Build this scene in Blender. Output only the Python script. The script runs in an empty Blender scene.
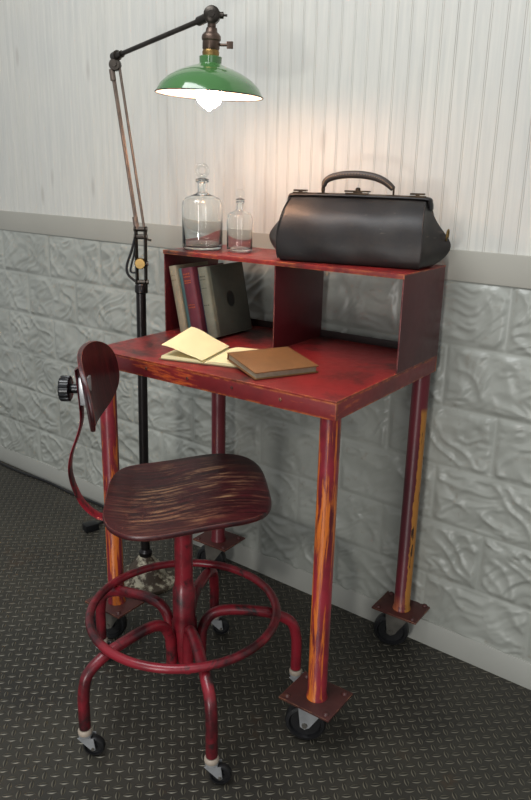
import bpy, bmesh, math, random
import numpy as np
from mathutils import Vector, Matrix
random.seed(7)
C = bpy.context.scene.collection
PI = math.pi
sc = bpy.context.scene

# ---------------------------------------------------------------- camera
cam_d = bpy.data.cameras.new('camera'); cam = bpy.data.objects.new('camera', cam_d); C.objects.link(cam)
Rr = Vector((0.78435928, 0.6199394, 0.0213464)); Uu = Vector((-0.2002479, 0.22048726, 0.95461309)); Ff = Vector((-0.58709565, 0.7530342, -0.29708279))
M = Matrix((( Rr.x, Uu.x, -Ff.x, 0), (Rr.y, Uu.y, -Ff.y, -1.63171), (Rr.z, Uu.z, -Ff.z, 1.21112), (0, 0, 0, 1)))
cam.matrix_world = M
cam_d.sensor_fit = 'VERTICAL'; cam_d.sensor_height = 24.0; cam_d.lens = 738.415 / 800 * 24.0
cam_d.clip_start = 0.02
sc.camera = cam
# ---------------------------------------------------------------- world and light
w = bpy.data.worlds.new('room_light'); sc.world = w; w.use_nodes = True
bg = w.node_tree.nodes['Background']; bg.inputs[0].default_value = (0.93, 0.97, 1.0, 1); bg.inputs[1].default_value = 0.39

def area(name, loc, target, sx, sy, power, col):
    l = bpy.data.lights.new(name, 'AREA'); l.shape = 'RECTANGLE'; l.size = sx; l.size_y = sy; l.energy = power; l.color = col
    o = bpy.data.objects.new(name, l); C.objects.link(o); o.location = loc
    o.rotation_euler = (Vector(target) - Vector(loc)).to_track_quat('-Z', 'Y').to_euler()
    return o
area('ceiling_fixture', (-1.15, -1.5, 2.9), (-1.1, -0.4, 0.5), 1.5, 0.9, 42, (0.96, 0.98, 1.0))
area('low_front_light', (-0.35, -3.0, 0.45), (-1.1, 0, 1.0), 0.22, 0.22, 14, (1.0, 0.98, 0.95))  # unseen low light added to cast the handle and lampshade shadows on the wall
area('tall_highlight_strip', (0.15, -3.9, 1.35), (-1.2, 0, 1.0), 0.35, 1.9, 16, (1.0, 1.0, 1.0))  # unseen tall strip added for the upright glints on bottles and legs
area('shop_front_daylight', (1.6, -2.6, 1.7), (-0.9, 0, 0.8), 1.2, 1.6, 9, (0.97, 0.98, 1.0))
sc.view_settings.view_transform = 'Standard'; sc.view_settings.look = 'None'
sc.view_settings.exposure = 0.0; sc.view_settings.gamma = 1.0; sc.view_settings.use_curve_mapping = False

# ---------------------------------------------------------------- helpers
def srgb(r, g, b):
    f = lambda c: (c/255/12.92) if c/255 <= .04045 else ((c/255+.055)/1.055)**2.4
    return (f(r), f(g), f(b), 1)

class NT:
    def __init__(s, name):
        s.m = bpy.data.materials.new(name); s.m.use_nodes = True; s.t = s.m.node_tree; s.n = s.t.nodes; s.l = s.t.links
        s.b = s.n['Principled BSDF']
    def new(s, kind, **kw):
        x = s.n.new(kind)
        for k, v in kw.items(): setattr(x, k, v)
        return x
    def val(s, sock, v):
        if isinstance(v, bpy.types.NodeSocket): s.l.new(v, sock)
        else: sock.default_value = v
    def math(s, op, a, b=None, c=None, clamp=False):
        x = s.new('ShaderNodeMath', operation=op); x.use_clamp = clamp
        s.val(x.inputs[0], a)
        if b is not None: s.val(x.inputs[1], b)
        if c is not None: s.val(x.inputs[2], c)
        return x.outputs[0]
    def coord(s, scale=(1, 1, 1), rot=(0, 0, 0), loc=(0, 0, 0)):
        tc = s.new('ShaderNodeTexCoord'); mp = s.new('ShaderNodeMapping')
        mp.inputs['Scale'].default_value = scale; mp.inputs['Rotation'].default_value = rot; mp.inputs['Location'].default_value = loc
        s.l.new(tc.outputs['Object'], mp.inputs[0]); return mp.outputs[0]
    def noise(s, vec, scale, detail=4, rough=.55, dist=0):
        x = s.new('ShaderNodeTexNoise'); s.val(x.inputs['Vector'], vec); x.inputs['Scale'].default_value = scale
        x.inputs['Detail'].default_value = detail; x.inputs['Roughness'].default_value = rough; x.inputs['Distortion'].default_value = dist
        return x.outputs[0]
    def ramp(s, fac, lo, hi):
        x = s.new('ShaderNodeMapRange'); x.clamp = True; s.val(x.inputs[0], fac); x.inputs[1].default_value = lo; x.inputs[2].default_value = hi
        return x.outputs[0]
    def mix(s, fac, a, b):
        x = s.new('ShaderNodeMix', data_type='RGBA'); s.val(x.inputs[0], fac); s.val(x.inputs[6], a); s.val(x.inputs[7], b)
        return x.outputs[2]
    def bump(s, h, strength=.3, dist=.001):
        x = s.new('ShaderNodeBump'); s.val(x.inputs['Height'], h); x.inputs['Strength'].default_value = strength; x.inputs['Distance'].default_value = dist
        s.l.new(x.outputs[0], s.b.inputs['Normal'])
    def set(s, col=None, rough=None, metal=None, **kw):
        if col is not None: s.val(s.b.inputs['Base Color'], col)
        if rough is not None: s.val(s.b.inputs['Roughness'], rough)
        if metal is not None: s.val(s.b.inputs['Metallic'], metal)
        for k, v in kw.items(): s.val(s.b.inputs[k.replace('_', ' ')], v)
        return s.m
    def edge(s, radius=.003, lo=.02, hi=.25):
        bv = s.new('ShaderNodeBevel'); bv.samples = 4; bv.inputs[0].default_value = radius
        g = s.new('ShaderNodeNewGeometry'); d = s.new('ShaderNodeVectorMath', operation='DOT_PRODUCT')
        s.l.new(bv.outputs[0], d.inputs[0]); s.l.new(g.outputs['Normal'], d.inputs[1])
        return s.ramp(s.math('SUBTRACT', 1.0, d.outputs['Value']), lo, hi)

def plain(name, col, rough=.5, metal=0, var=.0, vs=20, bump=0, **kw):
    t = NT(name); c = t.coord()
    n = t.noise(c, vs)
    dark = tuple(x*(1-var) for x in col[:3]) + (1,)
    cc = t.mix(t.ramp(n, .3, .7), dark, col)
    if bump: t.bump(t.noise(c, vs*4), bump, .001)
    return t.set(cc, rough, metal, **kw)

def paint(name, base, dark, wear, wlo, whi, scale=18, stretch=(1, 1, 1), darkness=(.45, .7), rough=(.25, .5), edge=0, edgecol=None, loc=(0, 0, 0), metal=0, dscale=5):
    t = NT(name)
    c = t.coord(scale=stretch, loc=loc); c1 = t.coord(loc=loc)
    n1 = t.noise(c1, dscale, 6, .65); n2 = t.noise(c, scale, 8, .7, .4); n3 = t.noise(c1, 60, 3)
    col = t.mix(t.ramp(n1, *darkness), base, dark)
    wmask = t.ramp(n2, wlo, whi)
    col = t.mix(wmask, col, wear)
    if edge:
        e = t.math('MULTIPLY', t.edge(edge), t.ramp(t.noise(c1, 35, 5), .42, .6))
        col = t.mix(e, col, edgecol or wear)
    r = t.new('ShaderNodeMapRange'); t.l.new(n3, r.inputs[0]); r.inputs[3].default_value = rough[0]; r.inputs[4].default_value = rough[1]
    t.bump(t.math('ADD', n2, t.math('MULTIPLY', n3, .4)), .25, .0008)
    return t.set(col, r.outputs[0], metal)

def link(name, mesh, parent=None):
    o = bpy.data.objects.new(name, mesh); C.objects.link(o)
    if parent: o.parent = parent
    return o
def obj(name, bm, mat, parent=None, smooth=40, label=None):
    bmesh.ops.recalc_face_normals(bm, faces=bm.faces[:])
    if smooth:
        a = math.radians(smooth)
        for f in bm.faces: f.smooth = True
        for e in bm.edges:
            if len(e.link_faces) == 2 and e.calc_face_angle(0) > a: e.smooth = False
    me = bpy.data.meshes.new(name); bm.to_mesh(me); bm.free()
    me.materials.append(mat)
    o = link(name, me, parent)
    if label: o['label'] = label
    return o
def thing(name, label, cat, loc=(0, 0, 0), rz=0, group=None):
    o = bpy.data.objects.new(name, None); C.objects.link(o); o.location = loc; o.rotation_euler = (0, 0, rz)
    o.empty_display_size = .05
    o['label'] = label; o['category'] = cat
    if group: o['group'] = group
    return o
def struct(name, bm, mat, smooth=40):
    o = obj(name, bm, mat, None, smooth); o['kind'] = 'structure'; return o
def box(bm, lo, hi, bev=0, mat=None, seg=2):
    r = bmesh.ops.create_cube(bm, size=1)
    vs = r['verts']
    for v in vs:
        v.co = Vector([lo[i] + (v.co[i]+.5)*(hi[i]-lo[i]) for i in range(3)])
    if bev:
        es = list({e for v in vs for e in v.link_edges})
        rr = bmesh.ops.bevel(bm, geom=es, offset=bev, segments=seg, affect='EDGES', profile=.6)
        vs = list({v for v in rr['verts']} | {v for v in vs if v.is_valid})
    if mat:
        for v in vs: v.co = mat @ v.co
    return vs
def spline(pts, n=6, closed=False):
    P = [Vector(p) for p in pts]; out = []
    N = len(P)
    rng = range(N if closed else N-1)
    for i in rng:
        if closed: a, b, c, d = P[(i-1) % N], P[i], P[(i+1) % N], P[(i+2) % N]
        else: a, b, c, d = P[max(i-1, 0)], P[i], P[i+1], P[min(i+2, N-1)]
        for k in range(n):
            t = k/n
            out.append(.5*((2*b) + (c-a)*t + (2*a-5*b+4*c-d)*t*t + (-a+3*b-3*c+d)*t**3))
    if not closed: out.append(P[-1])
    return out
def tube(bm, pts, r, seg=12, closed=False, flat=None, caps=True, up=None):
    """sweep a circle (or an ellipse, flat=(a,b)) along pts; r may be a list"""
    P = [Vector(p) for p in pts]; N = len(P)
    tan = []
    for i in range(N):
        if closed: t = P[(i+1) % N]-P[(i-1) % N]
        else: t = P[min(i+1, N-1)]-P[max(i-1, 0)]
        tan.append(t.normalized())
    n = Vector(up) if up else (Vector((0, 0, 1)) if abs(tan[0].z) < .9 else Vector((1, 0, 0)))
    rings = []
    for i in range(N):
        t = tan[i]; 
        if up: n = Vector(up)
        n = (n - t*n.dot(t)).normalized(); b = t.cross(n)
        rr = r[i] if isinstance(r, (list, tuple)) else r
        fa, fb = (flat if flat else (1, 1))
        ring = [bm.verts.new(P[i] + n*math.cos(2*PI*k/seg)*rr*fa + b*math.sin(2*PI*k/seg)*rr*fb) for k in range(seg)]
        rings.append(ring)
    for i in range(N if closed else N-1):
        A, B = rings[i], rings[(i+1) % N]
        for k in range(seg): bm.faces.new((A[k], A[(k+1) % seg], B[(k+1) % seg], B[k]))
    if caps and not closed: bm.faces.new(rings[0]); bm.faces.new(rings[-1])
    return rings
def lathe(bm, prof, seg=40, mat=None, ribs=0, ribd=0):
    rings = []; T = mat or Matrix()
    for (r, z) in prof:
        if r < 1e-6: rings.append([bm.verts.new(T @ Vector((0, 0, z)))])
        else: rings.append([bm.verts.new(T @ Vector(((r - (ribd if ribs and (k*ribs*2//seg) % 2 else 0))*math.cos(2*PI*k/seg), (r - (ribd if ribs and (k*ribs*2//seg) % 2 else 0))*math.sin(2*PI*k/seg), z))) for k in range(seg)])
    for A, B in zip(rings, rings[1:]):
        if len(A) == 1 and len(B) == 1: continue
        for k in range(seg):
            k2 = (k+1) % seg
            if len(A) == 1: bm.faces.new((A[0], B[k2], B[k]))
            elif len(B) == 1: bm.faces.new((A[k], A[k2], B[0]))
            else: bm.faces.new((A[k], A[k2], B[k2], B[k]))
    return rings
def along(p, d):
    """matrix that puts local z along d with its origin at p"""
    return Matrix.Translation(Vector(p)) @ Vector(d).normalized().to_track_quat('Z', 'Y').to_matrix().to_4x4()
def T(x=0, y=0, z=0): return Matrix.Translation((x, y, z))
def R(a, ax): return Matrix.Rotation(a, 4, ax)
BM = bmesh.new

# ---------------------------------------------------------------- materials
RED = srgb(140, 30, 36); DRED = srgb(70, 16, 20); ORANGE = srgb(205, 112, 30)
M_red_tube = paint('red_enamel_tube', srgb(136, 32, 44), srgb(52, 20, 24), srgb(42, 32, 32), .55, .64, 13, darkness=(.44, .60), rough=(.22, .42), loc=(3, 1, 5))
M_desktop = paint('worn_red_desktop', srgb(136, 32, 32), srgb(104, 24, 25), srgb(40, 24, 22), .49, .63, 5.5, (1, 1, 1), (.4, .7), (.28, .5), .006, srgb(205, 120, 66), loc=(1.3, 2.2, 0))
M_apron = paint('worn_red_apron', srgb(124, 34, 36), srgb(88, 24, 28), srgb(196, 92, 42), .57, .66, 9, (.5, .5, 4.0), (.4, .7), (.28, .5), .008, srgb(214, 124, 56), loc=(4.3, .2, 0))
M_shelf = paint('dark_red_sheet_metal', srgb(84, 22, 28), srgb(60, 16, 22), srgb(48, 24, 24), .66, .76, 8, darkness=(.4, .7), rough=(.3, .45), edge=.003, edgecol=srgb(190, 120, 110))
M_leg = paint('red_leg_worn_to_orange', srgb(142, 36, 48), srgb(86, 24, 32), srgb(196, 104, 36), (.505), .565, 38, (1.6, 1.6, .11), (.42, .62), (.25, .45), loc=(5, 2.35, 1))
M_leg_b = paint('red_leg_dark', srgb(104, 24, 34), srgb(70, 16, 24), srgb(190, 110, 40), .60, .66, 12, (2.4, 2.4, .12), (.45, .68), (.28, .45), loc=(1, 5, 2))
M_plate = paint('maroon_plate', srgb(78, 38, 34), srgb(58, 30, 28), srgb(104, 62, 42), .62, .72, 14, rough=(.35, .55), edge=.003, edgecol=srgb(200, 140, 100))
M_steel = plain('zinc_plated_steel', srgb(186, 188, 190), .32, .45, .35, 25)
M_steel_old = plain('aged_steel', srgb(120, 116, 108), .45, .5, .5, 20, .2)
M_black = plain('black_rubber', srgb(24, 24, 26), .42, 0, .2)
M_blackpl = plain('black_plastic', srgb(18, 19, 22), .28, 0, .1)
M_cream = plain('cream_plastic', srgb(176, 162, 146), .5, 0, .2)
M_lampmetal = plain('lamp_dark_metal', srgb(74, 68, 62), .38, .8, .5, 40, .2)
M_pole = plain('lamp_pole_black', srgb(38, 34, 34), .3, .5, .4, 30)
M_rod = plain('lamp_rod_brown_steel', srgb(122, 108, 98), .4, .6, .4, 60)
M_brass = plain('old_brass', srgb(150, 122, 74), .38, .9, .4, 30)
M_socket = plain('brown_socket_metal', srgb(92, 76, 66), .38, .75, .35, 30)
M_wirebr = plain('bronze_hardware', srgb(74, 60, 46), .4, .8, .4, 40)

# plywood seat: red paint rubbed down to the grain
def mk_seat(name, worn):
    t = NT(name); c = t.coord(); cs = t.coord(scale=(6, 105, 6))
    warp = t.noise(c, 4, 3)
    cw = t.new('ShaderNodeVectorMath', operation='ADD'); t.l.new(cs, cw.inputs[0])
    wv = t.new('ShaderNodeVectorMath', operation='SCALE'); nn = t.new('ShaderNodeTexNoise'); t.l.new(c, nn.inputs['Vector']); nn.inputs['Scale'].default_value = 9
    t.l.new(nn.outputs[1], wv.inputs[0]); wv.inputs['Scale'].default_value = 1.9; t.l.new(wv.outputs[0], cw.inputs[1])
    g = t.noise(cw.outputs[0], 1.1, 6, .7)
    col = t.mix(t.ramp(g, .35, .6), srgb(32, 14, 16), srgb(74, 24, 28))
    sp = t.new('ShaderNodeVectorMath', operation='LENGTH'); t.l.new(t.coord(scale=(1, .8, 0)), sp.inputs[0])
    centre = t.math('SUBTRACT', 1.0, t.ramp(sp.outputs['Value'], .05, .19))
    fine = t.math('MULTIPLY', t.ramp(g, .50, .61), t.ramp(t.noise(c, 14, 5), .40, .58))
    mask = t.math('MULTIPLY', fine, t.math('MULTIPLY', centre, worn), clamp=True)
    col = t.mix(mask, col, srgb(146, 110, 80))
    e = t.math('MULTIPLY', t.edge(.003), .55)
    col = t.mix(e, col, srgb(170, 100, 80))
    t.bump(g, .5, .0008)
    return t.set(col, .33)
M_seat = mk_seat('worn_plywood_seat', 1.5)
M_backrest = mk_seat('dark_plywood_backrest', .12)

# ---------------------------------------------------------------- the wall
rh, bl, bx, zr, zt, zb = 0.1536, 0.2808, -0.5786, 0.9786, 1.0458, 0.0736
X0, X1 = -3.3, 0.7
rng = np.random.default_rng(3)
def vnoise(x, y, seed, fx, fy):
    r = np.random.default_rng(seed); G = r.random((256, 256))
    u = x*fx; v = y*fy; i = np.floor(u).astype(int); j = np.floor(v).astype(int); a = u-i; b = v-j
    a = a*a*(3-2*a); b = b*b*(3-2*b)
    g = lambda p, q: G[p % 256, q % 256]
    return (g(i, j)*(1-a)*(1-b)+g(i+1, j)*a*(1-b)+g(i, j+1)*(1-a)*b+g(i+1, j+1)*a*b)
def tin_panel():
    st = .0042
    xs = np.arange(X0, X1+st, st); zs = np.arange(zb-.006, zr+.004, st)
    X, Z = np.meshgrid(xs, zs)
    row = np.floor((zr-Z)/rh).astype(int); par = row % 2
    bxx = (X-bx+np.where(par == 1, .5*bl, 0))/bl; ci = np.floor(bxx); fx = bxx-ci
    dx = np.minimum(fx, 1-fx)*bl; fz = (zr-Z)/rh-row; dz = np.minimum(fz, 1-fz)*rh
    dm = np.minimum(dx, dz)
    pid = row*37+ci*11
    # rocky face, different on each block
    XX = X+pid*.713; ZZ = Z+pid*.291
    wx = vnoise(XX, ZZ, 1, 14, 14)*.07; wz = vnoise(XX, ZZ, 2, 14, 14)*.07
    U = (XX+wx)*.8+(ZZ+wz)*.6; V = -(XX+wx)*.6+(ZZ+wz)*.8
    r1 = 1-np.abs(2*vnoise(U, V, 3, 15, 36)-1); r2 = 1-np.abs(2*vnoise(U, V, 4, 34, 70)-1); r3 = vnoise(XX, ZZ, 5, 12, 15)
    U2 = (XX-wx)*.75-(ZZ+wz)*.66; V2 = (XX+wx)*.66+(ZZ-wz)*.75
    r4 = 1-np.abs(2*vnoise(U2, V2, 11, 9, 24)-1)
    h = .0078*np.abs(r1-.45)+.0062*r4**2+.0026*r2+.0045*r3
    face = np.clip((dm-.004)/.011, 0, 1); face = face*face*(3-2*face)
    rim = np.exp(-((dm-.0058)/.0020)**2)*.0015-np.exp(-((dm)/.0022)**2)*.0012
    tongue = vnoise(X, Z, 6, 5, 5)*.003
    Y = -(.0045+face*(h-.0045)*.95+rim+tongue)
    lap = (np.abs((zr-Z)/rh-3) < .035)*(.0025*vnoise(X, Z, 8, 25, 2)); Y -= lap
    n, m = X.shape
    co = np.stack([X, Y, Z], -1).reshape(-1, 3).astype(np.float32)
    idx = np.arange(n*m).reshape(n, m)
    F = np.stack([idx[:-1, :-1], idx[:-1, 1:], idx[1:, 1:], idx[1:, :-1]], -1).reshape(-1, 4)
    me = bpy.data.meshes.new('wall_back_lower')
    me.vertices.add(len(co)); me.vertices.foreach_set('co', co.ravel())
    me.loops.add(F.size); me.loops.foreach_set('vertex_index', F.ravel().astype(np.int32))
    me.polygons.add(len(F)); me.polygons.foreach_set('loop_start', np.arange(0, F.size, 4, dtype=np.int32))
    me.polygons.foreach_set('use_smooth', np.ones(len(F), dtype=bool))
    me.update(calc_edges=True); me.validate()
    return me
t = NT('painted_stamped_tin'); c = t.coord()
n = t.noise(c, 5, 5); n2 = t.noise(c, 40, 4)
col = t.mix(t.ramp(n, .3, .7), srgb(150, 152, 144), srgb(169, 171, 163))
col = t.mix(t.ramp(n2, .62, .75), col, srgb(150, 148, 138))
t.bump(n2, .08, .001)
M_tin = t.set(col, .36)
me = tin_panel(); me.materials.append(M_tin); o = link('wall_back_lower', me); o['kind'] = 'structure'
# beadboard
t = NT('whitewashed_beadboard'); c = t.coord(scale=(14, 1, .7)); c1 = t.coord()
g = t.noise(c, 5, 8, .65, .5); big = t.noise(c1, 3.0, 4)
col = t.mix(t.ramp(g, .3, .7), srgb(196, 195, 187), srgb(214, 211, 201))
col = t.mix(t.math('MULTIPLY', t.ramp(big, .4, .75), .5), col, srgb(188, 190, 188))
vor = t.new('ShaderNodeTexVoronoi'); t.l.new(t.coord(scale=(9, 1, 2.6)), vor.inputs['Vector']); vor.inputs['Scale'].default_value = 1.0
knot = t.math('SUBTRACT', 1.0, t.ramp(vor.outputs['Distance'], .04, .11))
col = t.mix(t.math('MULTIPLY', knot, .35), col, srgb(150, 142, 132))
# grime that sits in the two grooves between boards
sx = t.new('ShaderNodeSeparateXYZ'); t.l.new(c1, sx.inputs[0])
fr = t.math('FRACT', t.math('DIVIDE', t.math('ADD', sx.outputs[0], 0.773+37*.037), .037))
d1 = t.math('ABSOLUTE', t.math('SUBTRACT', fr, .065)); d2 = t.math('ABSOLUTE', t.math('SUBTRACT', fr, .175))
gr = t.math('SUBTRACT', 1.0, t.ramp(t.math('MINIMUM', d1, d2), .006, .022))
gr = t.math('MULTIPLY', gr, t.math('MULTIPLY', t.ramp(t.noise(t.coord(scale=(20, 1, 1)), 3, 4), .2, .6), t.ramp(t.noise(t.coord(scale=(1, 1, .4)), 2.2, 3), .3, .62)))
col = t.mix(t.math('MULTIPLY', gr, .58), col, srgb(128, 114, 98))
t.bump(g, .1, .001)
M_bead = t.set(col, .5)
bm = BM(); P = .037; prof = []
k0 = int((X0+.773)/P)-1
x = -.773+k0*P
while x < X1:
    for cx_ in (.065*P, .175*P):
        prof += [(x+cx_-.0008, 0), (x+cx_, .0009), (x+cx_+.0008, 0)]
    x += P
ZT = 2.5
va = [bm.verts.new((px, py-.004, zt-.01)) for px, py in prof]; vb = [bm.verts.new((px, py-.004, ZT)) for px, py in prof]
for i in range(len(prof)-1): bm.faces.new((va[i], va[i+1], vb[i+1], vb[i]))
struct('wall_back_upper', bm, M_bead, 10)
M_trim = plain('grey_beige_trim_paint', srgb(168, 165, 154), .45, 0, .06, 6, .05)
M_base = plain('grey_baseboard_paint', srgb(172, 172, 164), .45, 0, .07, 6, .05)
bm = BM(); box(bm, (X0, .003, -.02), (X1, .10, ZT)); struct('wall_back', bm, M_trim, 0)
bm = BM(); box(bm, (X0, -.011, zr-.002), (X1, .004, zt), .002); struct('trim_1', bm, M_trim)
bm = BM(); box(bm, (X0, -.012, 0), (X1, .004, zb-.002), .0015); struct('baseboard_back', bm, M_base)

# ---------------------------------------------------------------- the floor
t = NT('dark_diamond_plate'); tc = t.new('ShaderNodeTexCoord'); mp = t.new('ShaderNodeMapping')
mp.inputs['Rotation'].default_value = (0, 0, -PI/4); mp.inputs['Scale'].default_value = (1/.022,)*3
t.l.new(tc.outputs['Object'], mp.inputs[0])
sx = t.new('ShaderNodeSeparateXYZ'); t.l.new(mp.outputs[0], sx.inputs[0]); u, v = sx.outputs[0], sx.outputs[1]
fu, fv = t.math('FLOOR', u), t.math('FLOOR', v)
par = t.math('FLOORED_MODULO', t.math('ADD', fu, fv), 2.0)
lu = t.math('SUBTRACT', t.math('SUBTRACT', u, fu), .5); lv = t.math('SUBTRACT', t.math('SUBTRACT', v, fv), .5)
def lens(a, b):   # a long, b short
    a2 = t.math('MULTIPLY', a, a)
    wd = t.math('MULTIPLY', t.math('SUBTRACT', 1.0, t.math('DIVIDE', a2, .30)), .235)
    q = t.math('DIVIDE', t.math('ABSOLUTE', b), t.math('MAXIMUM', wd, .001))
    return t.math('MULTIPLY', t.math('SUBTRACT', 1.0, t.ramp(q, .25, 1.0)), t.math('GREATER_THAN', wd, .004))
hA, hB = lens(lu, lv), lens(lv, lu)
mh = t.new('ShaderNodeMix', data_type='FLOAT'); t.l.new(par, mh.inputs[0]); t.l.new(hA, mh.inputs[2]); t.l.new(hB, mh.inputs[3]); H = mh.outputs[0]
c = t.coord(); n1 = t.noise(c, 2.2, 6, .65); n2 = t.noise(c, 70, 3)
col = t.mix(t.ramp(n1, .35, .65), srgb(46, 44, 40), srgb(66, 63, 55))
rust = t.ramp(t.noise(c, 6, 6, .7), .60, .72)
col = t.mix(t.math('MULTIPLY', rust, .4), col, srgb(96, 70, 44))
ringm = t.math('MULTIPLY', t.ramp(H, .05, .35), t.math('SUBTRACT', 1.0, t.ramp(H, .5, .95)))  # pale bar outlines: edge highlights and wear put into the colour
col = t.mix(t.math('MULTIPLY', ringm, .5), col, srgb(150, 143, 122))
col = t.mix(t.math('MULTIPLY', t.ramp(H, .75, 1), .75), col, srgb(40, 38, 34))
t.bump(t.math('ADD', H, t.math('MULTIPLY', n2, .12)), 1.0, .0022)
M_floor = t.set(col, .46, .25)
bm = BM()
vs = [bm.verts.new(p) for p in ((X0, -4.2, 0), (X1+1.6, -4.2, 0), (X1+1.6, .0, 0), (X0, .0, 0))]; bm.faces.new(vs)
vs2 = [bm.verts.new(p) for p in ((X0, -4.2, -.02), (X1+1.6, -4.2, -.02), (X1+1.6, .0, -.02), (X0, .0, -.02))]; bm.faces.new(vs2[::-1])
for i in range(4): bm.faces.new((vs[i], vs2[i], vs2[(i+1) % 4], vs[(i+1) % 4]))
struct('floor', bm, M_floor, 0)

# ---------------------------------------------------------------- desk
DX, DY, DTH = -1.3748, -0.5451, 0.0533
W, DD, HT, HS, SD, AP = .6695, .4774, .80, .212, .2213, .0392
def D2W(u, v, z): return (DX+u*math.cos(DTH)-v*math.sin(DTH), DY+u*math.sin(DTH)+v*math.cos(DTH), z)

def caster(parent, p, az, r, w, plate_z, mat_w, trail, fork_mat, name='caster'):
    """p: contact point under the swivel axis; az: direction the axle points; returns the caster part"""
    ax = Vector((math.cos(az), math.sin(az), 0)); tr = Vector((math.sin(az), -math.cos(az), 0))  # trail direction
    base = Vector((p[0], p[1], 0)); cw = base+tr*trail+Vector((0, 0, r))
    bm = BM()
    lathe(bm, [(0, plate_z), (r*.62, plate_z), (r*.62, plate_z-.004), (r*.4, plate_z-.008), (0, plate_z-.008)], 24, Matrix.Translation(base))
    for s in (-1, 1):
        o_ = ax*s*(w/2+.002)
        top = plate_z-.006
        q = [base-tr*r*.62+o_+Vector((0, 0, top)), base+tr*r*.85+o_+Vector((0, 0, top)), cw+tr*r*.22+o_+Vector((0, 0, -r*.12)), cw+o_+Vector((0, 0, -r*.24)), cw-tr*r*.22+o_+Vector((0, 0, -r*.12))]
        A = [bm.verts.new(k) for k in q]; B = [bm.verts.new(k+ax*s*.0022) for k in q]
        bm.faces.new(A); bm.faces.new(B[::-1])
        for i in range(5): bm.faces.new((A[i], B[i], B[(i+1) % 5], A[(i+1) % 5]))
    box(bm, (-r*.5, -(w/2+.004), plate_z-.010), (r*.55, w/2+.004, plate_z-.005), 0, Matrix.Translation(base) @ Matrix.Rotation(math.atan2(tr.y, tr.x), 4, 'Z'))
    f = obj(name, bm, fork_mat, parent)
    bm = BM(); h = w/2
    lathe(bm, [(0, -h*.6), (r*.3, -h*.8), (r*.35, -h*.5), (r*.72, -h*.5), (r*.78, -h), (r*.93, -h*.9), (r, -h*.5), (r, h*.5), (r*.93, h*.9), (r*.78, h), (r*.72, h*.5), (r*.35, h*.5), (r*.3, h*.8), (0, h*.6)], 36, along(cw, ax))
    obj('wheel', bm, mat_w, f)
    bm = BM(); lathe(bm, [(0, -w/2-.008), (r*.13, -w/2-.008), (r*.15, -w/2-.004), (r*.1, -w/2-.004), (r*.1, w/2+.004), (r*.15, w/2+.004), (r*.13, w/2+.008), (0, w/2+.008)], 8, along(cw, ax))
    obj('axle_bolt', bm, M_steel_old, f)
    return f

desk = thing('desk', 'tall worn red metal desk with cubby shelf and pipe legs on casters', 'desk', (DX, DY, 0), DTH)
bm = BM(); box(bm, (0, 0, HT-.004), (W, DD, HT), .0012)
obj('desktop', bm, M_desktop, desk)
bm = BM()
for lo, hi in (((0, 0, HT-AP), (W, .004, HT-.004)), ((0, DD-.004, HT-AP), (W, DD, HT-.004)), ((0, .004, HT-AP), (.004, DD-.004, HT-.004)), ((W-.004, .004, HT-AP), (W, DD-.004, HT-.004))): box(bm, lo, hi, .0012)
obj('apron', bm, M_apron, desk)
for i in range(4):
    bm = BM(); lathe(bm, [(0, 0), (.0035, 0), (.003, .0015), (0, .002)], 12, along((.18+.001*i+.12*i, -.0005, HT-.018-.002*(i % 2)), (0, -1, 0)))
    obj('rivet', bm, M_plate, desk)
v0 = DD-SD; th_ = .003; zt_ = HT+HS
hutch = obj('shelf_top', (lambda b: (box(b, (-.001, v0, zt_-th_), (W+.001, DD, zt_), .001), box(b, (-.001, v0-.0005, zt_-.010), (W+.001, v0+.0025, zt_-.0005), .0006), b)[2])(BM()), M_desktop, desk)
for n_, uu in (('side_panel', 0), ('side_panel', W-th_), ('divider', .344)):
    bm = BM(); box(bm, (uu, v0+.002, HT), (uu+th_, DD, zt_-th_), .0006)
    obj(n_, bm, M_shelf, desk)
bm = BM(); box(bm, (.003, DD-.004, HT), (W-.003, DD-.001, HT+.018), .0006); obj('back_lip', bm, plain('dark_lip', srgb(44, 30, 28), .5, 0, .3), desk, label='low dark lip along the back edge of the desktop')  # thin near-black strip along the back edge
INS = .0245
legs = [(W-INS, INS, M_leg), (W-INS, DD-INS, None), (INS, INS, M_leg), (INS, DD-INS, M_leg_b)]
# rear right leg: paint gone on one side in a sharp-edged patch
t = NT('leg_with_bare_ochre_side'); c = t.coord(scale=(1, 1, .35)); cc_ = t.coord(loc=(-(W-INS), -(DD-INS), 0))
sp = t.new('ShaderNodeSeparateXYZ'); t.l.new(cc_, sp.inputs[0])
dot_ = t.math('ADD', t.math('MULTIPLY', sp.outputs[0], .86), t.math('MULTIPLY', sp.outputs[1], .50))
nn = t.noise(c, 40, 6, .7)
zlim = t.math('SUBTRACT', 1.0, t.ramp(sp.outputs[2], .66, .675))
msk = t.math('MULTIPLY', t.ramp(t.math('ADD', dot_, t.math('MULTIPLY', t.math('SUBTRACT', nn, .5), .022)), .0045, .0058), zlim)
blk = t.ramp(t.noise(t.coord(scale=(1, 1, .25)), 60, 4), .60, .66)
wc = t.mix(blk, srgb(168, 112, 46), srgb(48, 26, 20))
base = t.mix(t.ramp(t.noise(c, 8, 5), .4, .65), srgb(100, 28, 38), srgb(70, 20, 28))
low = t.math('SUBTRACT', 1.0, t.ramp(t.math('ADD', sp.outputs[2], t.math('MULTIPLY', nn, .05)), .13, .19))
wc2 = t.mix(t.math('MULTIPLY', low, t.ramp(nn, .45, .55)), base, srgb(190, 110, 70))
t.bump(nn, .2, .001)
M_legR = t.set(t.mix(msk, wc2, wc), .36)
AZC = math.radians(-66)
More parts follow.
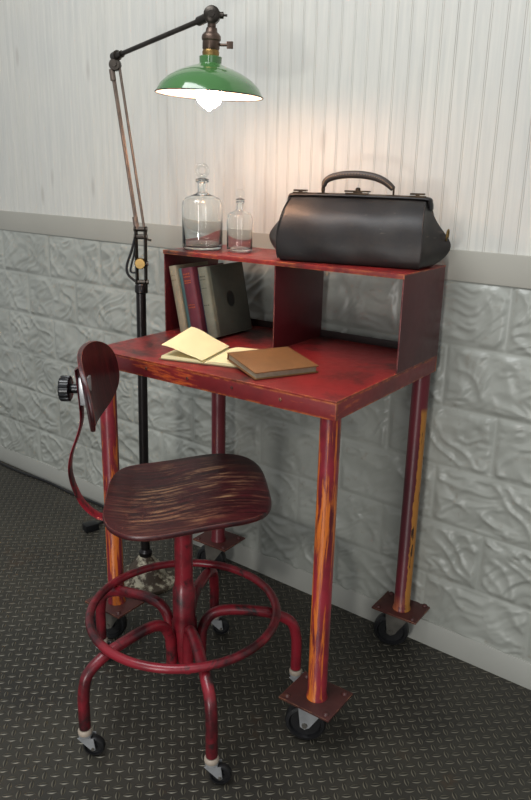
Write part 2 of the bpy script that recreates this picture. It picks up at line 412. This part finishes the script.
for uu, vv, mt in legs:
    bm = BM(); lathe(bm, [(.0, .1136), (.0235, .1136), (.0225, .119), (.0208, .122), (.0208, HT-.006), (0, HT-.006)], 40, T(uu, vv))
    obj('leg', bm, mt or M_legR, desk, label='ochre and maroon pipe leg with a bare strip down one side' if mt is None else None)
    pu = min(max(uu-.008, 0), 9)
    bm = BM(); box(bm, (uu-.066, vv-.044, .1086), (uu+.060, vv+.060, .1136), .0012) if vv > .2 else box(bm, (uu-.066, vv-.052, .1086), (uu+.060, vv+.056, .1136), .0012)
    pl = obj('mounting_plate', bm, M_plate, desk)
    for a in (-.052, .046):
        for b in (-.038, .042) if vv < .2 else (-.032, .046):
            bm = BM(); lathe(bm, [(0, .1115), (.007, .1115), (.0065, .1155), (.004, .118), (0, .1185)], 12, T(uu+a, vv+b))
            obj('bolt', bm, M_plate, pl)
    az = AZC + (0 if vv < .2 else math.radians(-4))
    caster(desk, (uu, vv), az, .046 if vv < .2 else .0465, .028, .1086, M_black, .022, M_steel if (uu > .3 and vv < .2) else M_steel_old)

# ---------------------------------------------------------------- stool
SX, SY = -1.046, -.576
stool = thing('swivel_stool', 'red swivel stool with worn plywood seat and foot ring in front of desk', 'stool', (SX, SY, 0), 0)
bm = BM(); lathe(bm, [(0, .1), (.016, .1), (.024, .12), (.029, .15), (.029, .215), (.026, .225), (.026, .30), (.023, .305), (.0205, .325), (.0205, .50), (.0, .50)], 32)
obj('column', bm, M_red_tube, stool)
for azd in (-99, -34, 45, 117, 187):
    a = math.radians(azd); dv = Vector((math.cos(a), math.sin(a), 0))
    pts = [dv*r_+Vector((0, 0, z_)) for r_, z_ in ((.038, .105), (.038, .15), (.043, .195), (.063, .228), (.10, .238), (.16, .232), (.208, .221), (.250, .196), (.263, .155), (.265, .11), (.265, .068))]
    bm = BM(); tube(bm, spline(pts, 6), .0125, 16)
    obj('leg', bm, M_red_tube, stool)
    foot = dv*.265
    bm = BM(); lathe(bm, [(0, .054), (.0145, .054), (.0155, .057), (.0155, .062), (.0135, .066), (0, .066)], 24, T(foot.x, foot.y)); 
    # caster: fork, then its collar, wheel and axle beneath it
    cst = caster(stool, (foot.x, foot.y), math.radians(122 + 4*(azd % 5)), .0235, .016, .054, M_black, .018, M_steel)
    obj('collar', bm, M_cream, cst, label='cream coloured stem collar')
bm = BM(); ring = [Vector((.212*math.cos(k*2*PI/72), .212*math.sin(k*2*PI/72), .2435)) for k in range(72)]
tube(bm, ring, .0098, 14, closed=True, up=(0, 0, 1)); obj('foot_ring', bm, M_red_tube, stool)
FA = math.atan2(.62, .784)   # direction the seat faces
TF = R(FA, 'Z')
# seat
def seat_z(x, y):
    s = min(max((x+.10)/.20, 0), 1); s = s*s*(3-2*s)
    z = .520 + .030*s
    if x > .12: z -= 2.2*(x-.12)**2
    if x < -.12: z += .12*(-x-.12)
    z += .10*(abs(y)**2)*(1-s)*2 
    return z
bm = BM(); NR, NA = 22, 96; hx, hy, ex = .178, .198, 3.7
def se(th, k):
    ex_, hx_, hy_ = ex, hx, hy
    c_, s_ = math.cos(th), math.sin(th)
    r_ = (abs(c_)**ex_+abs(s_)**ex_)**(-1/ex_)
    nar = 1 - .06*((c_*r_)+1)/2
    return c_*r_*hx_*k, s_*r_*hy_*k*nar
def shell(bm, fn, thick, mat):
    rings = []
    for side in (1, -1):
        rr = [[bm.verts.new(fn(0, 0, side*thick/2))]]
        for i in range(1, NR+1):
            k = i/NR; kk = k if i < NR else 1.0
            rr.append([bm.verts.new(fn(*se(2*PI*j/NA, kk - (.012 if i == NR else 0)), side*thick/2)) for j in range(NA)])
        rings.append(rr)
        for j in range(NA): bm.faces.new((rr[0][0], rr[1][j], rr[1][(j+1) % NA]))
        for i in range(1, NR):
            for j in range(NA): bm.faces.new((rr[i][j], rr[i+1][j], rr[i+1][(j+1) % NA], rr[i][(j+1) % NA]))
    mid = [bm.verts.new(fn(*se(2*PI*j/NA, 1.0), 0)) for j in range(NA)]
    for j in range(NA):
        j2 = (j+1) % NA
        bm.faces.new((rings[0][-1][j], mid[j], mid[j2], rings[0][-1][j2])); bm.faces.new((mid[j], rings[1][-1][j], rings[1][-1][j2], mid[j2]))
    for v in bm.verts: v.co = mat @ v.co
bm = BM(); shell(bm, lambda x, y, t_: Vector((x, y, seat_z(x, y)+t_)), .011, Matrix())
so = obj('seat', bm, M_seat, stool, 60); so.rotation_euler = (0, 0, FA+math.radians(6.5)); so.location = TF @ Vector((.010, .008, -.004))
bm = BM(); lathe(bm, [(0, .492), (.075, .492), (.085, .500), (.085, .508), (0, .508)], 32); box(bm, (-.09, -.02, .497), (.02, .02, .509), .002, TF)
obj('seat_bracket', bm, M_red_tube, stool)
# backrest strap: flat bar under the seat, out, up
SP = [(-.02, .486), (-.12, .480), (-.155, .474), (-.187, .478), (-.217, .505), (-.235, .545), (-.242, .585), (-.236, .625), (-.221, .665), (-.211, .70), (-.211, .74), (-.214, .79), (-.216, .812)]
bm = BM(); tube(bm, [TF @ Vector((a, 0, b)) for a, b in spline([(a, b, 0) for a, b in SP], 6) and [(q.x, q.y) for q in spline([(a, b, 0) for a, b in SP], 6)]], .017, 12, up=TF @ Vector((0, 1, 0)), flat=(1, .16))
obj('backrest_strap', bm, M_red_tube, stool)
def back_fn(x, y, t_):   # x -> up, y -> side
    s_ = y
    f_ = -.196 + .042*(s_/.15)**2 - .13*x
    return Vector((f_+t_*1.0, s_+.020, .772+x+.075*s_))
hx, hy = .081, .136; ex = 2.5
bm = BM(); NR = 16; shell(bm, back_fn, .009, Matrix())
t_ob = obj('backrest', bm, M_backrest, stool, 60); t_ob.rotation_euler = (0, 0, FA)
bm = BM(); box(bm, (-.211, -.013, .735), (-.190, .013, .795), .002, TF); obj('backrest_bracket', bm, M_steel, stool, label='shiny steel clamp bracket')
def knob(p, d, s=1.0):
    mt = along(p, d)
    bm = BM(); lathe(bm, [(0, 0), (.009*s, 0), (.009*s, .018*s), (0, .018*s)], 20, mt)
    a = bm
    o_ = obj('knob_stem', a, M_blackpl, stool)
    bm = BM(); lathe(bm, [(0, .016*s), (.021*s, .016*s), (.0245*s, .018*s), (.025*s, .033*s), (.0225*s, .036*s), (.008*s, .036*s), (0, .034*s)], 96, mt, ribs=16, ribd=.0018*s)
    obj('adjusting_knob', bm, M_blackpl, stool, 30, label='black ribbed plastic knob')
knob(TF @ Vector((-.212, 0, .768)), TF @ Vector((-1, 0, 0)), 1.1)
knob(TF @ Vector((-.085, .0, .482)), (0, 0, -1), .8)

# ---------------------------------------------------------------- floor lamp
LX, LY = -1.511, -.271
lamp = thing('floor_lamp', 'articulated floor lamp with green enamel shade and lit bulb beside the desk', 'lamp', (0, 0, 0), 0)
t = NT('chipped_cream_base'); c = t.coord(); n = t.noise(c, 22, 7, .7)
col = t.mix(t.ramp(n, .47, .56), srgb(70, 58, 46), srgb(176, 168, 146)); t.bump(n, .4, .001)
M_lbase = t.set(col, .4, .2)
bm = BM(); lathe(bm, [(0, 0), (.095, 0), (.097, .006), (.095, .012), (.086, .015), (.066, .019), (.061, .026), (.052, .045), (.036, .066), (.024, .08), (.018, .088), (.0, .088)], 56, T(LX, LY))
obj('lamp_base', bm, M_lbase, lamp)
bm = BM(); lathe(bm, [(.0, .086), (.019, .086), (.021, .10), (.017, .104), (.0135, .108), (.0135, .885), (.0165, .888), (.0165, .905), (.013, .91), (0, .91)], 28, Matrix.Translation((LX, LY, 0)) @ Matrix(((1, 0, .0088, 0), (0, 1, .0070, 0), (0, 0, 1, 0), (0, 0, 0, 1))))
obj('pole', bm, M_pole, lamp)
PA = Vector((LX, LY, .905)); J1 = Vector((-1.491, -.271, 1.052)); J2 = Vector((-1.568, -.271, 1.470)); J3 = Vector((-1.168, -.35, 1.520))
PT = Vector((-1.492, -.271, .90))
BX, BY = LX+.011, LY+.008
bm = BM()   # twin-plate clamp between the pole and the lower arm
hd = Vector((.784, .62, 0)).normalized()
ofs = Vector((LX, LY, 0))
for s in (-1, 1):
    a_ = Vector((BX-.002, BY, .885))+hd*s*.0115; b_ = Vector((BX, BY, 1.062))+hd*s*.0125
    tube(bm, [a_, (a_+b_)/2, b_], .009, 4, up=hd, flat=(.55, 1.2))
for z_ in (.915, .965, 1.035, 1.055):
    p0 = Vector((BX, BY, z_)); tube(bm, [p0-hd*.018, p0+hd*.018], .0065, 10)
tube(bm, [Vector((BX, BY, 1.03))+hd*.012, Vector((BX, BY, 1.026))+hd*.028], .003, 8)
obj('clamp_bracket', bm, M_lampmetal, lamp)
bm = BM(); lathe(bm, [(0, -.008), (.013, -.008), (.015, -.004), (.015, .004), (.013, .008), (0, .008)], 24, along((BX, BY-.004, .965), (.59, -.78, 0))); obj('brass_roller', bm, M_brass, lamp, label='round brass pivot')
bm = BM(); tube(bm, spline([Vector((BX, BY, 1.045))-hd*.012, Vector((BX, BY-.004, 1.00))-hd*.022, Vector((BX, BY-.004, .96))-hd*.036, Vector((BX, BY-.004, .935))-hd*.034, Vector((BX, BY-.004, .915))-hd*.012], 8), .0035, 8)
tube(bm, spline([Vector((BX, BY+.003, 1.04))-hd*.012, Vector((BX, BY, .99))-hd*.019, Vector((BX, BY, .945))-hd*.030, Vector((BX, BY, .94))-hd*.014], 8), .0028, 8)
obj('cable_loop', bm, M_black, lamp)
for s, dz in ((-1, 0), (1, .02)):
    a_ = Vector((BX, BY, 1.055))+hd*s*(.010); b_ = J2 + hd*(s*.009) + Vector((0, 0, -.026+dz))
    bm = BM(); tube(bm, [a_, b_], .0036, 10)
    if s < 0:
        tube(bm, [a_+hd*.007+Vector((0, -.004, 0)), b_+hd*.004], .0028, 8)
        tube(bm, [a_, a_+(b_-a_)*.08], .0075, 10)
        tube(bm, [b_+(a_-b_)*.06, b_+Vector((0, 0, .003))], .0075, 10)
    obj('arm_rod', bm, M_rod, lamp)
bm = BM()
vd = Vector((.59, -.78, 0)).normalized()
lathe(bm, [(0, -.011), (.013, -.011), (.015, -.007), (.015, .007), (.013, .011), (0, .011)], 24, along(J2+Vector((0, 0, -.012)), vd))
lathe(bm, [(0, -.010), (.011, -.010), (.0125, .010), (0, .010)], 20, along(J2+Vector((.003, 0, .008)), (J3-J2)))
lathe(bm, [(0, -.014), (.006, -.014), (.006, .016), (0, .016)], 12, along(J2+Vector((0, 0, -.012)), vd))
obj('elbow_joint', bm, M_lampmetal, lamp)
bm = BM(); dd_ = (J3-J2).normalized()
tube(bm, [J2+dd_*.006+Vector((0, 0, .007)), J3-dd_*.02], .0056, 14); tube(bm, [J3-dd_*.045, J3-dd_*.012], .0095, 14); tube(bm, [J2+Vector((0,0,.006)), J2+dd_*.035+Vector((0, 0, .006))], .0085, 14)
obj('upper_arm', bm, M_lampmetal, lamp)
bm = BM(); HJ = J3+Vector((.003, 0, .001))
lathe(bm, [(0, -.013), (.012, -.013), (.0175, -.009), (.0175, .009), (.012, .013), (0, .013)], 28, along(HJ, vd))
lathe(bm, [(0, -.02), (.006, -.02), (.007, .02), (0, .02)], 12, along(HJ, vd))
lathe(bm, [(0, 0), (.007, 0), (.007, .012), (.0025, .013), (.0025, .02), (0, .02)], 12, along(HJ+hd*.012, hd))
obj('swivel_joint', bm, M_lampmetal, lamp)
# the head hangs from the swivel joint and is tilted slightly
HM = T(J3.x+.003, J3.y, J3.z) @ R(math.radians(-2.2), Vector((.62, -.784, 0)).normalized()) 
def hp(prof): return prof
bm = BM(); lathe(bm, [(0, -.008), (.009, -.010), (.009, -.022), (.0115, -.024), (.0125, -.031), (.018, -.036), (.0205, -.040), (.0205, -.047), (.0185, -.049), (.0185, -.064), (.0165, -.067), (0, -.067)], 32, HM)
obj('lamp_socket', bm, M_socket, lamp)
bm = BM(); KP = HM @ Vector((0, 0, -.056)); tube(bm, [KP+hd*.016, KP+hd*.034], .003, 8); box(bm, (-.003, -.002, -.0075), (.011, .002, .0075), .0015, Matrix.Translation(KP+hd*.036) @ R(FA, 'Z'))
obj('switch_key', bm, M_socket, lamp)
bm = BM(); lathe(bm, [(0, -.066), (.0165, -.066), (.0185, -.071), (.0175, -.080), (0, -.080)], 32, HM); obj('brass_collar', bm, M_brass, lamp, label='bright brass collar')
outer = [(.0, -.078), (.021, -.078), (.0245, -.080), (.0235, -.093), (.027, -.096), (.05, -.103), (.072, -.112), (.092, -.124), (.107, -.138), (.1165, -.155)]
inner = [(.1155, -.1565), (.106, -.1405), (.091, -.1265), (.071, -.1145), (.049, -.1055), (.026, -.0985), (.0, -.0975)]
SHS = 1.02
M_green = plain('green_enamel', srgb(66, 112, 60), .12, 0, .12, 10, Coat_Weight=.6)
M_white = plain('white_enamel', srgb(236, 234, 226), .2, 0, .02)
bm = BM(); lathe(bm, outer, 72, HM); sh = obj('lamp_shade', bm, M_green, lamp, 50)
bm = BM(); lathe(bm, inner, 72, HM); obj('shade_lining', bm, M_white, sh, 50, label='white enamel inside of the shade')
bm = BM(); tube(bm, [HM @ Vector((.1165*math.cos(k*PI/40), .1165*math.sin(k*PI/40), -.156)) for k in range(80)], .0014, 8, closed=True, up=(0, 0, 1)); obj('rim', bm, M_black, sh, label='black rim')
t = NT('lit_frosted_bulb'); t.set((1, .93, .8, 1), .3); t.b.inputs['Emission Color'].default_value = (1, .57, .37, 1); t.b.inputs['Emission Strength'].default_value = 78
M_bulb = t.m
bm = BM(); lathe(bm, [(0, -.100), (.013, -.100), (.0145, -.110), (.017, -.122), (.0235, -.136), (.0285, -.150), (.0285, -.160), (.024, -.172), (.015, -.180), (.007, -.1835), (.003, -.188), (0, -.189)], 32, HM)
obj('light_bulb', bm, M_bulb, lamp, 60)

# ---------------------------------------------------------------- doctor's bag on the shelf
bu, bv, brz = .491, .370, math.radians(11.5)
bag = thing('doctors_bag', 'black leather gladstone bag with stitched handle on top of the red shelf', 'bag', D2W(bu, bv, HT+HS+.0005), DTH+brz)
t = NT('black_worn_leather'); c = t.coord(); n = t.noise(c, 160, 3); n1 = t.noise(c, 9, 6, .65)
col = t.mix(t.ramp(n1, .45, .75), srgb(30, 28, 28), srgb(50, 44, 40)); sc_ = t.ramp(t.noise(t.coord(scale=(1, 1, 4), rot=(0, .5, 0)), 30, 5), .66, .74)
col = t.mix(t.math('MULTIPLY', sc_, .4), col, srgb(104, 92, 80)); t.bump(t.math('ADD', n, n1), .18, .0012)
M_leather = t.set(col, .44, Specular_IOR_Level=.38)
levels = [(0, .060, .160, .172), (.006, .066, .164, .184), (.02, .069, .166, .203), (.036, .0705, .167, .214), (.052, .070, .167, .219), (.07, .067, .166, .207), (.09, .061, .164, .188), (.108, .051, .162, .176), (.122, .039, .160, .168), (.132, .028, .158, .162), (.140, .018, .156, .158), (.143, .010, .154, .155)]
def bag_ring(z, d, a, e):
    pts = []
    n = 14
    for s in (1, -1):          # front edge (y=-d), right end; then back edge, left end
        for i in range(n):
            k = i/n; x = -a+2*a*k
            bul = .0045*math.sin(PI*k)*min(1, z/.03)*(1 if z < .12 else .3) + .0012*math.sin(k*17+z*40)
            pts.append((s*x, -s*(d+bul)))
        for i in range(8):
            k = i/8; y = -d+2*d*k
            tt = 1-abs(2*k-1)
            conc = tt**(1.0 if z < .05 else 1.5)
            cx_ = a+(e-a)*conc
            pts.append((s*cx_, s*y))
    return pts
bm = BM(); rings = []
for L in levels: rings.append([bm.verts.new((x, y, L[0])) for x, y in bag_ring(*L)])
for A, B in zip(rings, rings[1:]):
    for k in range(len(A)): bm.faces.new((A[k], A[(k+1) % len(A)], B[(k+1) % len(A)], B[k]))
bm.faces.new(rings[0][::-1]); bm.faces.new(rings[-1])
bo = obj('bag_body', bm, M_leather, bag, 50)
cre = bo.data.attributes.new('crease_edge', 'FLOAT', 'EDGE'); nring = len(bag_ring(*levels[0])); tips = {0, 14, 18, 22, 36, 40}
for e_ in bo.data.edges:
    a_, b_ = e_.vertices
    if a_ < nring and b_ < nring: cre.data[e_.index].value = .75
    elif a_ % nring == b_ % nring and a_ % nring in tips: cre.data[e_.index].value = .8
ss = bo.modifiers.new('s', 'SUBSURF'); ss.levels = 1; ss.render_levels = 2
for sx_ in (-1, 1):
    for sy_ in (-1, 1):
        bm = BM(); tube(bm, spline([(sx_*(L[2]+.0005), sy_*(L[1]+.0005), L[0]) for L in levels[1:-1]], 3), .0016, 8); obj('piping', bm, M_leather, bag)
bm = BM()
tube(bm, spline([(-.166, 0, .124), (-.164, 0, .138), (-.156, 0, .1455), (-.10, 0, .147), (0, 0, .1475), (.10, 0, .147), (.156, 0, .1455), (.164, 0, .138), (.166, 0, .124)], 6), .0105, 12, up=(0, 1, 0), flat=(1.0, .5))
obj('frame', bm, M_leather, bag)
bm = BM(); tube(bm, [(-.155, -.0065, .1505), (.155, -.0065, .1505)], .0016, 8); obj('closing_strip', bm, M_wirebr, bag)
hs_ = -.004
bm = BM(); hpts = spline([(-.078+hs_, -.002, .166), (-.074+hs_, -.002, .178), (-.058+hs_, -.002, .187), (-.030+hs_, -.002, .1925), (.004+hs_, -.002, .1935), (.036+hs_, -.002, .190), (.060+hs_, -.002, .182), (.077+hs_, -.002, .171), (.084+hs_, -.002, .164)], 5)
tube(bm, hpts, [.0048+.0036*math.sin(PI*i/(len(hpts)-1))**.5 for i in range(len(hpts))], 12); hdl = obj('handle', bm, plain('brown_black_handle_leather', srgb(62, 52, 46), .45, 0, .3, 30), bag)
bm = BM()
for i in range(2, len(hpts)-2):
    p = hpts[i]; tube(bm, [p+Vector((-.0016, -.0076, .0012)), p+Vector((.0016, -.0076, .0012))], .0006, 6)
obj('stitching', bm, plain('tan_thread', srgb(150, 118, 84), .6), hdl)['kind'] = 'stuff'
for xx in (-.079+hs_, .085+hs_):
    bm = BM(); sg = -1 if xx < 0 else 1
    tube(bm, spline([(xx, -.002, .170), (xx+sg*.001, -.006, .160), (xx, -.002, .1505), (xx-sg*.001, .002, .160)], 6, True), .0022, 8, closed=True)
    obj('handle_ring', bm, M_wirebr, bag)
    bm = BM(); box(bm, (xx-.013, -.009, .1495), (xx+.013, .007, .1525), .001); obj('handle_mount', bm, M_wirebr, bag)
bm = BM(); box(bm, (-.028, -.010, .1505), (.024, .004, .1545), .0012); box(bm, (-.030, -.011, .156), (.028, .004, .1595), .0014); box(bm, (-.010, -.0085, .1535), (.010, .0, .157), .001)
lathe(bm, [(0, .159), (.006, .159), (.0055, .164), (.003, .166), (0, .166)], 16, T(0, -.004))
obj('lock', bm, M_wirebr, bag)
for xx in (-.138, .135):
    bm = BM(); box(bm, (xx-.017, -.010, .149), (xx+.017, .005, .1525), .001); box(bm, (xx-.016, -.009, .154), (xx+.016, .003, .158), .0014); box(bm, (xx-.004, -.007, .151), (xx+.004, .001, .156), .001)
    obj('clasp', bm, M_wirebr, bag)
bm = BM(); tube(bm, [Vector((.207+.001*math.cos(a), -.003+.010*math.sin(a), .072+.012*math.cos(a))) for a in [k*2*PI/24 for k in range(24)]], .002, 8, closed=True); obj('side_ring', bm, M_brass, bag, label='brass ring')

# ---------------------------------------------------------------- glass bottles
t = NT('clear_glass'); t.set((.975, .985, .975, 1), .015, 0, IOR=1.47, Transmission_Weight=1.0); M_glass = t.m
t = NT('stopper_glass'); t.set((.90, .92, .91, 1), .03, 0, IOR=1.62, Transmission_Weight=1.0); M_stopper = t.m
def bottle(name, label, u_, v_, r, zsh, zneck, ztop, rn):
    b_ = thing(name, label, 'bottle', D2W(u_, v_, HT+HS+.0006), 0, None)
    wl = .0022
    out = [(0, .0), (r*.9, .0), (r*.98, .003), (r, .008), (r, zsh*.86), (r*.985, zsh*.91), (r*.93, zsh*.96), (r*.80, zsh*1.005), (r*.6, zsh*1.04), (rn*1.25, zsh*1.08), (rn, zsh*1.13), (rn*.98, zneck-.006), (rn*1.35, zneck-.003), (rn*1.4, zneck)]
    inn = [(rn*.78, zneck), (rn*.72, zsh*1.13), (rn*.95, zsh*1.07), (r*.6-.001, zsh*1.04-wl), (r*.8-.001, zsh*1.005-wl), (r*.93-wl, zsh*.955), (r-wl, zsh*.86), (r-wl, .012), (r*.85, .007), (0, .011)]
    bm = BM(); lathe(bm, out+inn, 56); obj('glass_body', bm, M_glass, b_, 50)
    bm = BM(); s0 = zneck; lathe(bm, [(0, s0-.024), (rn*.60, s0-.024), (rn*.70, s0-.001), (rn*1.3, s0+.001), (rn*1.35, s0+.004), (rn*.6, s0+.007), (0, s0+.008)], 32)
    rr = (ztop-s0-.008)/2
    tube(bm, [Vector((math.cos(a)*rr*.78*.784, math.cos(a)*rr*.78*.62, s0+.007+rr+math.sin(a)*rr*.78)) for a in [k*2*PI/40 for k in range(40)]], rr*.30, 12, closed=True, up=(-.62, .784, 0), flat=(1.2, 1))
    obj('stopper', bm, M_stopper, b_, 50)
bottle('glass_bottle', 'large clear glass apothecary bottle with ring stopper at the left end of the shelf top', .060, .34, .0520, .128, .170, .212, .0125)
bottle('glass_bottle', 'small clear glass bottle with round stopper standing between large bottle and black bag', .167, .358, .0325, .094, .124, .152, .0085)

# ---------------------------------------------------------------- books in the cubby
M_pages = plain('aged_page_edges', srgb(196, 182, 150), .8, 0, .2, 60)
def cloth(name, rgb, var=.2):
    t = NT(name); c = t.coord(); n = t.noise(c, 14, 6, .7); w_ = t.noise(c, 400, 2)
    dk = tuple(x*(1-var*2) for x in srgb(*rgb)[:3])+(1,)
    t.bump(w_, .2, .0005); return t.set(t.mix(t.ramp(n, .3, .65), dk, srgb(*rgb)), .62)
def book(label, name, col, u_, v_, w_, d_, h_, lean, yaw=0, letters=None, lcol=None, emblem=False, zlift=0):
    b_ = thing(name, label, 'book', D2W(u_, v_, HT+.0008+zlift), 0, 'old books standing in the left cubby')
    b_.rotation_euler = (0, -lean, 0)
    b_.rotation_euler = (R(DTH+yaw, 'Z') @ R(-lean, 'Y')).to_euler()
    c_ = cloth(name+'_cloth', col); tk = .0022
    bm = BM()
    box(bm, (0, .003, 0), (tk, d_, h_), .0006); box(bm, (w_-tk, .003, 0), (w_, d_, h_), .0006)
    n = 10; F_, B_ = [], []
    for i in range(n+1):
        a = PI*i/n; x = w_/2-math.cos(a)*w_/2; y = .004-math.sin(a)*min(w_*.28, .007)
        x2 = w_/2-math.cos(a)*(w_/2-tk); y2 = y+tk
        F_.append([bm.verts.new((x, y, z)) for z in (0, .004, h_-.004, h_)]); B_.append([bm.verts.new((x2, y2, z)) for z in (0, .004, h_-.004, h_)])
    for i in range(n):
        for k in range(3):
            bm.faces.new((F_[i][k], F_[i+1][k], F_[i+1][k+1], F_[i][k+1])); bm.faces.new((B_[i][k], B_[i][k+1], B_[i+1][k+1], B_[i+1][k]))
        bm.faces.new((F_[i][0], B_[i][0], B_[i+1][0], F_[i+1][0])); bm.faces.new((F_[i][3], F_[i+1][3], B_[i+1][3], B_[i][3]))
    cv = obj('cover', bm, c_, b_)
    bm = BM(); box(bm, (tk, .005, .003), (w_-tk, d_-.003, h_-.003)); obj('pages', bm, M_pages, b_)
    if letters:
        bm = BM(); rnd = random.Random(hash(len(label)) % 99)
        for (z, hh, nn_) in letters:
            x = w_*.2
            yy = .004-min(w_*.28, .007)
            stp = w_*.6/nn_
            for i in range(nn_):
                cx_ = w_*.2+stp*(i+.5); off = .0016*abs((cx_/w_-.5)*2)**2*2.2
                box(bm, (cx_-stp*.36, yy-.0004+off, z*h_), (cx_+stp*.30, yy+.0012+off, z*h_+hh*(.75+.5*rnd.random())))
        obj('spine_lettering', bm, plain(name+'_lettering', lcol, .4, .5, .3), cv)['kind'] = 'stuff'
    if emblem:
        bm = BM(); lathe(bm, [(0, 0), (.016, 0), (.016, .0004), (0, .0004)], 32, T(w_, d_*.52, h_*.50) @ R(PI/2, 'Y') @ Matrix.Diagonal((1.3, 1, 1, 1)))
        obj('cover_emblem', bm, plain('emblem_black', srgb(30, 30, 28), .5), cv, label='dark oval stamped on the cover')
    return b_
LE = math.radians(12.5)
u_ = .0425; cs = 1/math.cos(LE)
book('beige cloth book leaning at the far left of the cubby row', 'cream_book', (150, 138, 114), u_, .268, .025, .13, .172, LE, letters=[(.85, .002, 3), (.78, .002, 4)], lcol=srgb(120, 100, 76)); u_ += .026*cs
book('thin teal green book between the beige book and the maroon book', 'teal_book', (72, 100, 98), u_, .272, .014, .128, .168, LE-.003); u_ += .0152*cs
book('thick maroon book with faded orange lettering on its spine', 'maroon_book', (104, 40, 52), u_, .266, .037, .13, .170, LE-.006, letters=[(.90, .0035, 4), (.86, .0035, 4), (.80, .003, 6), (.77, .003, 6), (.44, .003, 4), (.40, .003, 6)], lcol=srgb(190, 100, 60)); u_ += .0385*cs
book('short dark navy book between the maroon book and the large grey-green book', 'navy_book', (34, 38, 58), u_, .280, .017, .12, .158, LE-.009, letters=[(.88, .002, 3), (.84, .002, 3), (.70, .002, 3), (.35, .002, 3)], lcol=srgb(110, 110, 100)); u_ += .0185*cs
book('large grey-green book with its dark cover facing out, rightmost in the cubby', 'green_book', (112, 112, 96), u_, .262, .030, .148, .178, LE-.012, yaw=math.radians(0), letters=[(.86, .003, 5), (.82, .002, 4), (.70, .002, 3), (.46, .002, 3)], lcol=srgb(70, 68, 56), emblem=True)
# the dark cover board of the grey-green book
for o_ in list(C.objects):
    if o_.type == 'EMPTY' and o_.name.startswith('green_book'):
        bm = BM(); box(bm, (.0298, .014, .0015), (.0304, .1478, .1765), .0002); obj('cover_cloth', bm, cloth('dark_board_cloth', (72, 72, 62), .15), o_, label='dark olive front board')

# ---------------------------------------------------------------- open book and closed book on the desktop
M_paper = plain('cream_paper', srgb(236, 225, 176), .75, 0, .04, 25)
M_bcloth = cloth('tan_cloth', (140, 118, 88)); M_brown = cloth('brown_cloth', (124, 84, 44), .12)
ob = thing('open_book', 'open book with blank cream pages lying on the red desktop', 'book', D2W(.301, .050, HT+.0008), DTH+math.radians(15))
bm = BM(); box(bm, (-.108, 0, 0), (-.003, .162, .0022), .0006); box(bm, (.003, 0, 0), (.108, .162, .0022), .0006); box(bm, (-.004, .001, 0), (.004, .161, .0014))
obj('cover', bm, M_bcloth, ob)
def leafblock(zf_top, zf_bot, x0, x1, n=14):
    bm = BM(); top = []; bot = []
    for i in range(n+1):
        x = x0+(x1-x0)*i/n
        top.append([bm.verts.new((x, y, zf_top(x, y))) for y in (.004, .055, .11, .158)]); bot.append([bm.verts.new((x, y, zf_bot(x, y))) for y in (.004, .055, .11, .158)])
    for i in range(n):
        for k in range(3):
            bm.faces.new((top[i][k], top[i+1][k], top[i+1][k+1], top[i][k+1])); bm.faces.new((bot[i][k], bot[i][k+1], bot[i+1][k+1], bot[i+1][k]))
        bm.faces.new((top[i][0], bot[i][0], bot[i+1][0], top[i+1][0])); bm.faces.new((top[i][3], top[i+1][3], bot[i+1][3], bot[i][3]))
    for k in range(3):
        bm.faces.new((top[0][k], top[0][k+1], bot[0][k+1], bot[0][k])); bm.faces.new((top[n][k], bot[n][k], bot[n][k+1], top[n][k+1]))
    return bm
def sm(a): a = min(max(a, 0), 1); return a*a*(3-2*a)
obj('pages', leafblock(lambda x, y: .0025+.0052*sm(abs(x)/.02), lambda x, y: .0024, .001, .103), M_paper, ob)
obj('pages', leafblock(lambda x, y: .0025+.0055*sm(abs(x)/.02), lambda x, y: .0024, -.103, -.001), M_paper, ob)
obj('raised_leaf', leafblock(lambda x, y: .0075+.004*sm(abs(x)/.02)+.024*sm(abs(x)/.105)*(.9+.5*y/.15), lambda x, y: .0068+.004*sm(abs(x)/.02)+.024*sm(abs(x)/.105)*(.9+.5*y/.15), -.102, -.002), M_paper, ob, label='loose leaves of the left page lifting up')
cb = thing('closed_book', 'closed brown cloth book lying beside the open book near the desk front', 'book', D2W(.343, .083, HT+.0132), 0)
cb.rotation_euler = (R(DTH+math.radians(-27), 'Z') @ R(math.radians(5.1), 'Y')).to_euler()
bm = BM(); box(bm, (0, 0, .0), (.138, .152, .0022), .0006); box(bm, (0, 0, .0133), (.138, .152, .0155), .0006); box(bm, (.0, .001, .0015), (.0022, .151, .0142), .0006)
obj('cover', bm, M_brown, cb)
bm = BM(); box(bm, (.003, .004, .0022), (.1345, .148, .0133)); obj('pages', bm, plain('grey_page_edges', srgb(150, 138, 116), .8, 0, .25, 80), cb)

# ---------------------------------------------------------------- power cord
cd = thing('power_cord', 'black power cord with a plug, lying on the floor along the baseboard', 'cord', (0, 0, 0))
bm = BM(); tube(bm, spline([(-3.2, -.035, .0045), (-2.8, -.03, .0045), (-2.54, -.035, .0045), (-2.35, -.022, .0045), (-2.16, -.03, .0045), (-2.02, -.024, .0045), (-1.94, -.05, .0045), (-1.915, -.10, .0045), (-1.90, -.145, .012)], 8), .0042, 8)
obj('cable', bm, M_black, cd)
bm = BM(); box(bm, (-.018, -.034, 0), (.018, .014, .026), .003, T(-1.897, -.160, .0006) @ R(-.25, 'Z')); obj('plug', bm, M_blackpl, cd)
